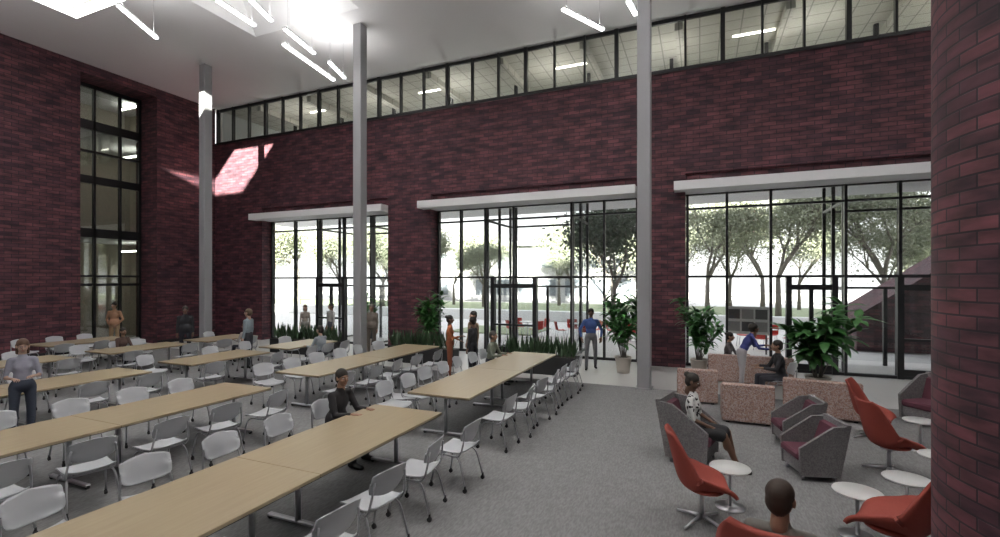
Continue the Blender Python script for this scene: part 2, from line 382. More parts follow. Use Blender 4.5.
for x in (-1.24,-9.8,-16.9):
    b=MB(); w=0.155
    b.box(x-w,x+w,11.97-w,11.97+w,0.006,CZ,0,bevel=0.02)
    b.box(x-w-0.04,x+w+0.04,11.97-w-0.04,11.97+w+0.04,0.006,0.03,0)
    b.build('structural_column',[COLM])
# round brick pier on the right
me=bpy.data.meshes.new('brick_pier'); seg=96; R=0.9; V=[];F=[]
for z in (0,CZ-0.002):
    for i in range(seg+1): a=2*math.pi*i/seg; V.append((R*math.cos(a),R*math.sin(a),z))
for i in range(seg): F.append((i,i+1,seg+2+i,seg+1+i))
me.from_pydata(V,[],F); ul=me.uv_layers.new(name='UVMap')
for p in me.polygons:
    p.use_smooth=True
    for li in p.loop_indices:
        vi=me.loops[li].vertex_index; ul.data[li].uv=(1.5*2*math.pi*R*(vi%(seg+1))/seg, 1.5*V[vi][2])
me.materials.append(BRICK); place(me,'round_brick_pier',(2.28,3.76,0))

# pendant bars; the upward lights on them are added fill for the ceiling
bars=[((-13.2,7.1),(-14.0,8.5)),((-10.76,7.9),(-10.9,9.1)),((-10.0,8.2),(-10.3,9.1)),((-10.3,9.5),(-10.6,10.9)),((-11,10.1),(-11.4,12.6)),((-10.6,11.5),(-10.95,12.6)),((-3.16,11.5),(-2.4,12.9)),((-1.6,11.8),(-1.5,12.5)),
 ((-17,2.6),(-17.3,4.1)),((-12,3.0),(-12.3,4.5)),((-7,3.0),(-7,4.5)),((-2,3.0),(-2,4.5)),((3,4.5),(3,6.0)),((7,8.5),(7,10.0)),((-17,-2.5),(-17,-1)),((-11,-2.5),(-11,-1)),((-5,-2.5),(-5,-1)),((1,-2.5),(1,-1))]  # extra bars out of view, added to brighten the hall and ceiling
for bi,(p,q) in enumerate(bars):
    p=np.array(p);q=np.array(q);L=np.linalg.norm(q-p);c=(p+q)/2;ang=math.degrees(math.atan2(q[1]-p[1],q[0]-p[0]))
    b=MB(); b.box(-L/2,L/2,-0.06,0.06,0,0.06,0,bevel=0.01); b.box(-L/2+0.02,L/2-0.02,-0.052,0.052,-0.035,0.0,1,bevel=0.01)
    inw=any(w[0]<c[0]<w[1] and w[2]<c[1]<w[3] for w in wells)
    for s in (-1,1): b.tube([(s*L*0.4,0,0.05),(s*L*0.4,0,(CZ+(0.3 if inw else 0))-9.4)],0.004,5,2)
    o=b.build('linear_pendant_light',[WHITE,LAMP,CHROME],loc=(c[0],c[1],9.4),rz=ang)
    ld=bpy.data.lights.new('fill_uplight','AREA'); ld.shape='RECTANGLE'; ld.size=L*0.9; ld.size_y=0.1; ld.energy=(8 if bi<8 else 72); ld.color=(1,0.98,0.96)  # added fill aimed up at the ceiling
    lo=bpy.data.objects.new('fill_uplight',ld); COL.objects.link(lo); lo.parent=o; lo.location=(0,0,0.075); lo.rotation_euler=(math.pi,0,0)

# ------------------------------------------------------------------ furniture
def dining_chair_mesh():
    b=MB()
    pth=catmull([(0.23,0.425),(0.19,0.447),(0.0,0.437),(-0.15,0.445),(-0.20,0.48)],12); nv=13
    P=np.zeros((12,nv,3))
    for i,(y,z) in enumerate(pth):
        u=i/11; w=0.235-0.03*(1-min(1,4*u))**2-0.02*u
        for j in range(nv):
            v=-1+2*j/(nv-1); P[i,j]=(w*v, y-0.02*abs(v)**4*(1 if u<0.3 else 0), z+0.025*abs(v)**3)
    b.shell(P,0.012,0)
    pth=catmull([(-0.215,0.58),(-0.235,0.63),(-0.255,0.72),(-0.285,0.82),(-0.295,0.84)],12)
    P=np.zeros((12,nv,3))
    for i,(y,z) in enumerate(pth):
        u=i/11; w=0.222-0.06*abs(2*u-1)**5
        for j in range(nv):
            v=-1+2*j/(nv-1); P[i,j]=(w*v, y+0.05*abs(v)**2, z-0.025*abs(v)**3*(1 if u>0.5 else -1))
    b.shell(P,0.012,0)
    for s in (-1,1):
        b.tube(catmull([(s*0.205,0.0,0.42),(s*0.222,-0.14,0.43),(s*0.225,-0.2,0.52),(s*0.195,-0.235,0.74)],10),0.011,7,1)
        b.tube(catmull([(s*0.19,0.10,0.425),(s*0.215,0.18,0.36),(s*0.235,0.235,0.07)],8),0.011,7,1)
        b.tube(catmull([(s*0.19,-0.08,0.425),(s*0.215,-0.16,0.36),(s*0.235,-0.245,0.07)],8),0.011,7,1)
        b.tube([(s*0.2,0.12,0.42),(s*0.2,-0.12,0.42)],0.01,6,1)
        for y in (0.237,-0.247):
            M=np.eye(4); M[:3,:3]=[[0,0,1],[1,0,0],[0,1,0]]; M[:3,3]=(s*0.236-0.012,y,0.033); b.M=M
            b.lathe([(0,0),(0.026,0),(0.026,0.024),(0,0.024)],12,2,smooth=False); b.M=None
            b.tube([(s*0.236,y,0.04),(s*0.236,y,0.09)],0.013,6,2)
    b.tube([(-0.2,0.1,0.42),(0.2,0.1,0.42)],0.01,6,1); b.tube([(-0.2,-0.1,0.42),(0.2,-0.1,0.42)],0.01,6,1)
    return b.mesh('dining_chair',[CHAIRW,pm('grey_chair_frame',(0.42,0.42,0.44),0.35,0.6,var=0.03),BLACK])
DC=dining_chair_mesh()
def chair(x,y,rz,name='dining_chair'): return place(DC,name,(x,y,0.006),rz)

def dining_table(cx,y0,y1):
    b=MB(); n=max(1,round((y1-y0)/2.0)); L=(y1-y0)/n; hw=0.575
    for i in range(n):
        a=y0+i*L; c=a+L
        b.box(-hw,hw,a+0.002,c-0.002,0.706,0.74,0,bevel=0.004)
        b.box(-hw+0.002,hw-0.002,a+0.005,c-0.005,0.702,0.707,2)
        for y in (a+0.28,c-0.28):
            b.tube([(0,y,0.05),(0,y,0.7)],0.032,10,1)
            b.box(-0.42,0.42,y-0.03,y+0.03,0.03,0.065,1,bevel=0.01); b.box(-0.45,0.45,y-0.025,y+0.025,0.67,0.702,1)
            for s in (-1,1): b.tube([(s*0.40,y-0.015,0.028),(s*0.40,y+0.015,0.028)],0.028,10,2)
        b.box(-0.02,0.02,a+0.28,c-0.28,0.62,0.67,1)
    b.build('dining_table',[WOOD,CHROME,BLACK],loc=(cx,0,0.006))
R1,R2,R3,R4=-3.93,-7.43,-10.93,-14.45
tabs=[(R1,1.2,5.85),(R1,6.7,11.65),(R2,1.4,6.05),(R2,7.15,11.8),(R3,2.2,6.2),(R3,7.0,9.1),(R3,9.7,11.6),(R4,3.0,6.6),(R4,7.3,9.4),(R4,9.9,11.7),(-17.6,3.6,6.4),(-17.6,7.4,9.6)]
for t in tabs: dining_table(*t)
people_seats=[(-4.95,5.42),(-15.45,8.4),(-13.45,10.9),(-9.93,10.5),(-4.95,11.1)]
people_stand=[(-10.05,4.05),(-15.6,10.35),(-12.45,10.15),(-6.15,11.15),(-5.75,11.7),(-5.3,11.25)]
for (cx_,y0,y1) in tabs:
    n=int((y1-y0-0.1)/0.68)
    for s in (-1,1):
        for i in range(n):
            y=y1-0.45-i*((y1-y0-0.6)/max(1,n-1)) if n>1 else (y0+y1)/2
            off=(1.02 if (cx_==R1 and s>0) else 0.97)+random.uniform(-0.05,0.10); a=random.uniform(-12,12)
            if random.random()<0.05 and cx_<-5: continue
            x=cx_+s*off
            if abs(x+9.8)<0.48 and abs(y-11.97)<0.48: continue
            if any(abs(x-p)<0.5 and abs(y-q)<0.52 for p,q in people_seats): continue
            if any(abs(x-p)<0.45 and abs(y-q)<0.45 for p,q in people_stand): continue
            if x<-18.5 and y>9.5: continue
            chair(x,y,(90 if s>0 else -90)+a)
chair(-5.05,7.35,-60)

def shell_chair_mesh():
    b=MB(); ky=[(0.30,0.385),(0.20,0.41),(0.0,0.395),(-0.17,0.41),(-0.27,0.52),(-0.33,0.74),(-0.385,0.97),(-0.42,1.08)]
    wd=[0.25,0.29,0.31,0.32,0.31,0.285,0.235,0.17]; rs=[0.02,0.10,0.21,0.25,0.22,0.15,0.08,0.03]
    n=30; path=catmull(ky,n); W=np.interp(np.linspace(0,7,n),range(8),wd); S=np.interp(np.linspace(0,7,n),range(8),rs)
    T=np.gradient(path,axis=0);T/=np.linalg.norm(T,axis=1)[:,None]
    nv=19;P=np.zeros((n,nv,3))
    for i in range(n):
        nn=np.array([T[i][1],-T[i][0]])
        for j in range(nv):
            v=-1+2*j/(nv-1); q=path[i]+nn*S[i]*abs(v)**2.6; P[i,j]=(W[i]*v*(1+0.10*abs(v)),q[0],q[1])
    b.shell(P,0.035,0)
    b.ell((0,0.04,0.42),(0.25,0.22,0.035),mat=0)
    b.tube([(0,0,0.05),(0,0,0.40)],[0.03,0.025],12,1); b.lathe([(0.0,0.36),(0.12,0.37),(0.12,0.39),(0,0.40)],16,1)
    for k in range(4):
        a=math.radians(45+90*k); b.tube([(0,0,0.075),(0.17*math.cos(a),0.17*math.sin(a),0.05),(0.33*math.cos(a),0.33*math.sin(a),0.018)],[0.028,0.02,0.014],8,1)
    return b.mesh('swivel_lounge_chair',[RED,CHROME])
SHC=shell_chair_mesh()
def rchair(x,y,face,s=0.9): place(SHC,'swivel_lounge_chair',(x,y,0.006),face-90,s)
rchair(0.02,5.55,12); rchair(1.62,5.25,150,0.98); rchair(2.36,7.95,20); rchair(2.62,9.6,-25,0.85); rchair(0.45,3.50,75,1.06)

def armchair_mesh():
    b=MB(); w=0.33
    for s in (-1,1):
        x0=s*w; x1=s*(w-0.045)
        prof=[(0.30,0.08),(-0.26,0.08),(-0.40,0.86),(-0.16,0.84),(0.32,0.50)]
        V=[(x0*(1+0.06*(z-0.1)),y,z) for y,z in prof]+[(x1*(1+0.06*(z-0.1)),y,z) for y,z in prof]
        F=[(0,1,2,3,4),(9,8,7,6,5)]+[(i,(i+1)%5,5+(i+1)%5,5+i) for i in range(5)]
        if s>0: F=[tuple(reversed(f)) for f in F]
        b.add(V,F,0)
    b.hexa([(-w,-0.26,0.08),(w,-0.26,0.08),(w,-0.20,0.08),(-w,-0.20,0.08),(-w*1.04,-0.40,0.88),(w*1.04,-0.40,0.88),(w*1.04,-0.34,0.88),(-w*1.04,-0.34,0.88)],0)
    b.box(-0.28,0.28,-0.22,0.30,0.10,0.30,0,bevel=0.02)
    b.box(-0.28,0.28,-0.22,0.34,0.30,0.42,1,bevel=0.03)
    b.hexa([(-0.27,-0.24,0.42),(0.27,-0.24,0.42),(0.27,-0.15,0.42),(-0.27,-0.15,0.42),(-0.27,-0.33,0.80),(0.27,-0.33,0.80),(0.27,-0.26,0.78),(-0.27,-0.26,0.78)],1)
    for x in (-0.26,0.26):
        for y in (-0.2,0.24): b.tube([(x,y,0),(x,y,0.12)],0.018,8,2)
    return b.mesh('panel_armchair',[GREYPAT,BURG,CHROME])
AC=armchair_mesh()
def achair(x,y,face,sc_=1): place(AC,'panel_armchair',(x,y,0.006),face-90,sc_)
achair(-0.12,7.45,-15); achair(1.38,7.5,195,0.85); achair(1.40,8.75,190,0.85); achair(3.85,10.9,215,1.0); achair(4.35,9.9,200,1.0); achair(4.6,8.9,190,1.0)

def sofa(x,y,w,rz,back=True,d=0.72):
    b=MB()
    b.box(-w/2,w/2,-d/2,d/2,0.04,0.42,0,bevel=0.02)
    b.box(-w/2+0.13,w/2-0.13,-d/2+0.18,d/2-0.01,0.42,0.47,0,bevel=0.02)
    if back:
        b.box(-w/2,w/2,-d/2-0.003,-d/2+0.16,0.05,0.72,0,bevel=0.02)
        b.box(-w/2-0.003,-w/2+0.12,-d/2,d/2-0.05,0.30,0.60,0,bevel=0.02); b.box(w/2-0.12,w/2+0.003,-d/2,d/2-0.05,0.30,0.60,0,bevel=0.02)
    for sx in (-1,1):
        for sy in (-1,1): b.box(sx*(w/2-0.1)-0.03,sx*(w/2-0.1)+0.03,sy*(d/2-0.1)-0.03,sy*(d/2-0.1)+0.03,0,0.04,1)
    b.build('patterned_sofa',[SPECK,BLACK],loc=(x,y,0.006),rz=rz)
sofa(0.80,9.95,0.85,0); sofa(2.15,10.85,1.25,-8); sofa(-0.05,11.2,0.8,0); sofa(1.15,13.65,1.9,0)

def side_table(x,y,r=0.225,h=0.46):
    b=MB(); b.lathe([(0,h-0.02),(r-0.01,h-0.02),(r,h-0.01),(r-0.005,h),(0,h)],32,0)
    b.tube([(0,0,0.01),(0,0,h-0.02)],0.018,10,1); b.lathe([(0,0),(0.16,0),(0.16,0.008),(0.03,0.016),(0,0.016)],24,1)
    b.build('round_side_table',[pm('white_laminate',(0.60,0.60,0.59),0.3,var=0.02),CHROME],loc=(x,y,0.006))
for x,y in ((0.32,6.05),(1.48,5.86),(2.07,6.45),(2.72,7.45),(3.12,9.2)): side_table(x,y,0.22)

# ------------------------------------------------------------------ plants
def leaf(b,base,az,el,L,w,droop,mat,n=5,fold=0.25):
    V=[];p=np.array(base,float);e=el
    for i in range(n+1):
        t=i/n; hw=w*math.sin(math.pi*min(1,max(0.03,t**0.8)))**0.8*0.5 if 0<t<1 else w*0.04
        d=np.array([math.cos(az)*math.cos(e),math.sin(az)*math.cos(e),math.sin(e)]); s=np.array([-math.sin(az),math.cos(az),0]); up=np.cross(d,s)*-1
        V+= [p-s*hw+up*fold*hw, p, p+s*hw+up*fold*hw]
        p=p+d*L/n; e-=droop/n
    F=[]
    for i in range(n):
        for k in (0,1): F.append((3*i+k,3*i+k+1,3*i+k+4,3*i+k+3))
    b.add(V,F,mat,True)
def plant(x,y,H,spread,nl,leafL,leafW,pot=(0.2,0.42),seed=1,name='potted_plant'):
    rd=random.Random(seed); b=MB(); r,h=pot
    b.lathe([(0,0),(r*0.72,0),(r*0.8,h*0.3),(r,h*0.94),(r*1.06,h*0.95),(r*1.06,h),(r*0.95,h),(r*0.93,h-0.05),(0,h-0.05)],28,0)
    b.lathe([(0,h-0.045),(r*0.92,h-0.045)],20,1)
    ns=11; per=nl//ns
    for k in range(ns):
        a=k*2.4+rd.uniform(-.3,.3); tip=np.array([math.cos(a)*spread*rd.uniform(0.15,0.7),math.sin(a)*spread*rd.uniform(0.15,0.7),h+(H-h)*rd.uniform(0.45,0.93)])
        s=np.array([math.cos(a)*0.05,math.sin(a)*0.05,h-0.05]); mid=(s+tip)/2-np.array([math.cos(a),math.sin(a),0])*0.06
        pts=catmull([s,mid,tip],12); b.tube(pts,np.linspace(0.014,0.006,12),6,2)
        for j in range(per):
            t=rd.uniform(0.4,1); q=pts[int(t*11)]
            leaf(b,q,rd.uniform(0,6.28),rd.uniform(-0.1,1.2),leafL*rd.uniform(0.7,1.15),leafW*rd.uniform(0.8,1.1),rd.uniform(0.7,1.7),3)
    b.build(name,[POT,SOIL,BARK,LEAF],loc=(x,y,0))
plant(-0.02,14.15,2.3,0.95,330,0.40,0.11,pot=(0.23,0.46),seed=2)
plant(-2.0,13.75,2.35,1.05,330,0.42,0.12,pot=(0.23,0.46),seed=3)
plant(2.40,12.35,2.3,1.15,330,0.5,0.18,pot=(0.24,0.5),seed=4)
plant(-8.6,14.15,2.4,0.85,300,0.40,0.14,seed=5)
plant(-11.5,14.4,2.2,0.6,200,0.35,0.12,seed=6)
def planter(x0,x1,y,seed):
    rd=random.Random(seed); b=MB(); L=x1-x0
    b.box(0,L,-0.2,0.2,0,0.50,0,bevel=0.01); b.box(0.03,L-0.03,-0.17,0.17,0.50,0.505,1)
    for i in range(int(L*60)):
        leaf(b,(rd.uniform(0.06,L-0.06),rd.uniform(-0.15,0.15),0.49),rd.uniform(0,6.28),rd.uniform(1.15,1.5),rd.uniform(0.35,0.62),0.075,rd.uniform(-0.1,0.25),2,n=4)
    b.build('snake_plant_planter',[BLACK,SOIL,LEAF2],loc=(x0,y,0))
planter(-5.4,-3.1,12.8,1); planter(-9.3,-6.9,12.9,2); planter(-14.5,-11.4,12.9,3)

# ------------------------------------------------------------------ outdoors
PAVE=pm('pale_paving',(0.60,0.58,0.55),0.8,var=0.08,scale=1)
GRASS=pm('lawn',(0.27,0.31,0.19),0.95,var=0.2,scale=3)
b=MB(); b.box(-90,70,GY+0.15,120,-0.3,-0.03,0); b.build('ground_paving',[PAVE])
b=MB(); b.box(-80,60,31,52,-0.03,0.05,0); b.box(-12,-7.5,21.5,25,-0.03,0.02,0); b.build('ground_lawn',[GRASS])
b=MB(); b.box(-60,45,29.5,30.1,-0.03,0.65,0,bevel=0.03); b.build('garden_wall',[pm('pale_stone',(0.7,0.7,0.68),0.8)])
b=MB(); b.hexa([(5.4,21.5,0),(13,21.5,0),(13,24.5,0),(5.4,24.5,0),(5.4,21.5,1.3),(13,21.5,6.8),(13,24.5,6.8),(5.4,24.5,1.3)],0)
b.build('exterior_brick_ramp_wall',[BRICK],uv=True)
b=MB(); b.box(-34,-6,56,66,0,7,0)
for i in range(9):
    for z in (0.8,4.2): b.box(-33+i*3.0,-31.2+i*3.0,55.9,56,z,z+2.0,1)
b.box(-35,-5,55,67,7,7.5,0)
b.build('distant_building',[pm('far_render',(0.42,0.42,0.42),0.8),pm('far_window',(0.15,0.17,0.19),0.3)])
def tree_mesh(seed,H,dark=False,nleaf=13000):
    rd=random.Random(seed); b=MB(); tips=[]
    def br(p,d,L,r,dep):
        q=p+d*L*0.5+np.array([rd.uniform(-1,1),rd.uniform(-1,1),0])*L*0.05; e=p+d*L
        b.tube([p,q,e],[r,r*0.85,r*0.65],5,0)
        if dep<=2: tips.append((q,L)); tips.append((e,L))
        if dep==0: return
        for k in range(3 if dep>1 else 4):
            a=rd.uniform(0,6.28); sp=rd.uniform(0.4,0.85); nd=d+np.array([math.cos(a)*sp,math.sin(a)*sp,rd.uniform(-0.1,0.25)]); nd/=np.linalg.norm(nd)
            br(e,nd,L*rd.uniform(0.6,0.8),r*0.6,dep-1)
    br(np.array([0,0,-0.1]),np.array([0,0,1.]),H*0.25,H*0.018,4)
    r2=np.random.default_rng(seed); T=np.array([t[0] for t in tips]); S=np.array([t[1] for t in tips])
    k=r2.integers(0,len(T),nleaf); C=T[k]+r2.normal(0,1,(nleaf,3))*S[k][:,None]*0.7
    A=r2.normal(0,1,(nleaf,3));A/=np.linalg.norm(A,axis=1)[:,None];B=np.cross(A,r2.normal(0,1,(nleaf,3)));B/=np.linalg.norm(B,axis=1)[:,None]
    s=((0.014 if dark else 0.0095)*H*r2.uniform(0.5,1.1,nleaf))[:,None]
    V=np.stack([C-A*s,C-B*s*0.5,C+A*s,C+B*s*0.5],1).reshape(-1,3)
    b.add(V,[(4*i,4*i+1,4*i+2,4*i+3) for i in range(nleaf)],1)
    return b.mesh('tree',[BARK,TREED if dark else TREEL])
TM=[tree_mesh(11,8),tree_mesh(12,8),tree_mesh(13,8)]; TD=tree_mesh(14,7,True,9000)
rd=random.Random(5)
for i in range(34):
    x=-62+i*3.2+rd.uniform(-1,1); y=rd.uniform(36,50); place(TM[i%3],'tree',(x,y,0),rd.uniform(0,360),rd.uniform(1.05,1.5))
for x,y,s in ((10,34.5,1.5),(4.5,34,1.45),(-22,34,1.2),(0.5,35,1.4),(-30,34,1.2),(14,36,1.5)): place(TM[int(abs(x))%3],'tree',(x,y,0),x*40,s)
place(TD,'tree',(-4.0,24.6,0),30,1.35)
def patio_chair():
    b=MB(); pth=catmull([(0.22,0.43),(0.0,0.42),(-0.18,0.45),(-0.24,0.62),(-0.28,0.84)],14);P=np.zeros((14,9,3))
    for i,(y,z) in enumerate(pth):
        for j in range(9): v=-1+j/4; P[i,j]=(0.24*v,y+(0.04*v*v if z>0.5 else 0),z+(0.03*v*v if z<0.5 else 0))
    b.shell(P,0.015,0)
    for sx in (-1,1):
        for y in (0.18,-0.16): b.tube([(sx*0.18,y,0.42),(sx*0.22,y*1.3,0)],0.012,6,1)
    return b.mesh('patio_chair',[pm('red_plastic',(0.5,0.03,0.02),0.4),CHROME])
PC=patio_chair()
for tx,ty in ((-7.4,20.9),(-5.0,20.9),(-2.8,21.4),(2.4,21.2)):
    for k in range(4):
        a=k*90+tx*30; ca,sa=math.cos(math.radians(a)),math.sin(math.radians(a)); place(PC,'patio_chair',(tx+ca*0.82,ty+sa*0.82,-0.03),a+90)
    b=MB(); b.lathe([(0,0.72),(0.4,0.72),(0.4,0.74),(0,0.74)],24,0); b.tube([(0,0,0),(0,0,0.72)],0.03,8,1); b.lathe([(0,0),(0.25,0),(0.25,0.02),(0,0.02)],20,1)
    b.build('patio_table',[pm('white_metal',(0.6,0.6,0.6),0.4),CHROME],loc=(tx,ty,-0.03))
b=MB(); b.box(-0.7,0.7,-0.04,0.04,0.7,1.7,0)
for i in range(3):
    for j in range(2): b.box(-0.62+i*0.44,-0.24+i*0.44,-0.06,-0.04,0.8+j*0.45,1.15+j*0.45,1 if (i+j)%2 else 2)
for s in (-0.6,0.6): b.box(s-0.03,s+0.03,-0.03,0.03,0,0.7,1)
b.build('notice_board',[pm('board_white',(0.55,0.55,0.52),0.6),pm('board_dark',(0.08,0.08,0.08),0.6),pm('board_grey',(0.25,0.25,0.24),0.6)],loc=(1.6,19.4,-0.03),rz=-10)

# ------------------------------------------------------------------ people
def remesh(mb,voxel,smooth=4):
    me=mb.mesh('tmp',[]); o=bpy.data.objects.new('tmp',me); COL.objects.link(o)
    m=o.modifiers.new('r','REMESH'); m.mode='VOXEL'; m.voxel_size=voxel
    if smooth: s=o.modifiers.new('s','SMOOTH'); s.factor=0.5; s.iterations=smooth
    dg=bpy.context.evaluated_depsgraph_get(); dg.update(); ev=o.evaluated_get(dg); em=ev.to_mesh()
    V=np.empty(len(em.vertices)*3); em.vertices.foreach_get('co',V); V=V.reshape(-1,3)
    F=[tuple(p.vertices) for p in em.polygons]
    ev.to_mesh_clear(); bpy.data.objects.remove(o); bpy.data.meshes.remove(me)
    return V,F
class Prim:
    def __init__(s): s.p=[]
    def cap(s,a,b,ra,rb,l): s.p.append(('c',np.array(a,float),np.array(b,float),ra,rb,l))
    def ell(s,c,r,l,R=None): s.p.append(('e',np.array(c,float),np.array(r,float),np.eye(3) if R is None else np.array(R),0,l))
    def run(s,voxel,sm=4):
        mb=MB()
        for q in s.p:
            if q[0]=='c': mb.cap(q[1],q[2],q[3],q[4])
            else: mb.ell(q[1],q[2],q[3])
        V,F=remesh(mb,voxel,sm)
        C=np.array([V[list(f)].mean(0) for f in F]); best=np.full(len(C),1e9); lab=np.zeros(len(C),int)
        for q in s.p:
            if q[0]=='c':
                d=q[2]-q[1]; t=np.clip(((C-q[1])@d)/(d@d+1e-9),0,1); D=np.linalg.norm(C-(q[1]+t[:,None]*d),axis=1)-(q[3]+t*(q[4]-q[3]))
            else:
                L=(C-q[1])@q[3]; k=np.linalg.norm(L/q[2],axis=1); D=(k-1)*q[2].min()
            m=D<best; best[m]=D[m]; lab[m]=q[5]
        return V,F,lab
_heads={}
def head(style):
    if style in _heads: return _heads[style]
    p=Prim()
    p.ell((0,-0.012,0.03),(0.074,0.092,0.088),0); p.ell((0,0.018,-0.03),(0.062,0.074,0.082),0); p.ell((0,0.036,-0.078),(0.040,0.042,0.034),0)
    p.cap((0,0.086,0.012),(0,0.108,-0.026),0.008,0.013,0); p.ell((0,0.072,0.028),(0.048,0.020,0.010),0)
    for s in (-1,1):
        p.ell((s*0.080,-0.008,-0.005),(0.012,0.020,0.032),0); p.ell((s*0.038,0.055,-0.03),(0.024,0.022,0.022),0)
    p.cap((0,-0.02,-0.06),(0,-0.035,-0.17),0.050,0.056,0)
    p.ell((0,-0.026,0.048),(0.086,0.104,0.090),3)
    p.ell((0,-0.054,-0.004),(0.080,0.074,0.090),3)
    if style=='long':
        p.cap((0,-0.075,-0.02),(0,-0.085,-0.17),0.062,0.048,3)
        for s in (-1,1): p.cap((s*0.068,-0.02,0.02),(s*0.070,-0.03,-0.13),0.028,0.022,3)
    if style=='bun': p.ell((0,-0.12,0.08),(0.045,0.045,0.045),3)
    if style=='afro': p.ell((0,-0.03,0.05),(0.105,0.115,0.105),3)
    V,F,l=p.run(0.0065,3)
    mb=MB(); mb.add(V,F,l,True)
    for s in (-1,1):
        mb.ell((s*0.029,0.077,0.006),(0.013,0.010,0.008),mat=5,seg=10,rings=6); mb.ell((s*0.029,0.085,0.006),(0.006,0.004,0.006),mat=6,seg=8,rings=6)
        mb.ell((s*0.03,0.087,0.027),(0.018,0.006,0.0035),mat=3,seg=8,rings=6)
    mb.ell((0,0.083,-0.056),(0.022,0.009,0.0045),mat=7,seg=10,rings=6); mb.ell((0,0.081,-0.064),(0.018,0.009,0.0045),mat=7,seg=10,rings=6)
    _heads[style]=(np.concatenate(mb.v),mb.f,np.array(mb.m)); return _heads[style]
_hand=[]
def hand():
    if _hand: return _hand[0]
    p=Prim(); p.cap((0,0,0.02),(0,0,-0.02),0.026,0.024,0); p.ell((0,0,-0.052),(0.017,0.042,0.054),0)
    for y,L,k in ((0.030,0.076,0.0),(0.0105,0.085,0.05),(-0.0095,0.079,0.1),(-0.029,0.062,0.18)):
        q=np.array([0,y,-0.085]);a=0.15+k; r=0.0092
        for sg,f in enumerate((0.45,0.32,0.23)):
            d=np.array([-math.sin(a),0.12*(y/0.03)*(1 if sg==0 else 0),-math.cos(a)]); n=q+d*L*f; p.cap(q,n,r,r*0.9,0); q=n; r*=0.9; a+=0.38
    p.cap((0,0.022,-0.02),(-0.010,0.050,-0.052),0.014,0.012,0); p.cap((-0.010,0.050,-0.052),(-0.020,0.056,-0.088),0.011,0.009,0)
    V,F,l=p.run(0.0045,2); _hand.append((V,F,l)); return _hand[0]
def unit(v): v=np.array(v,float); return v/np.linalg.norm(v)
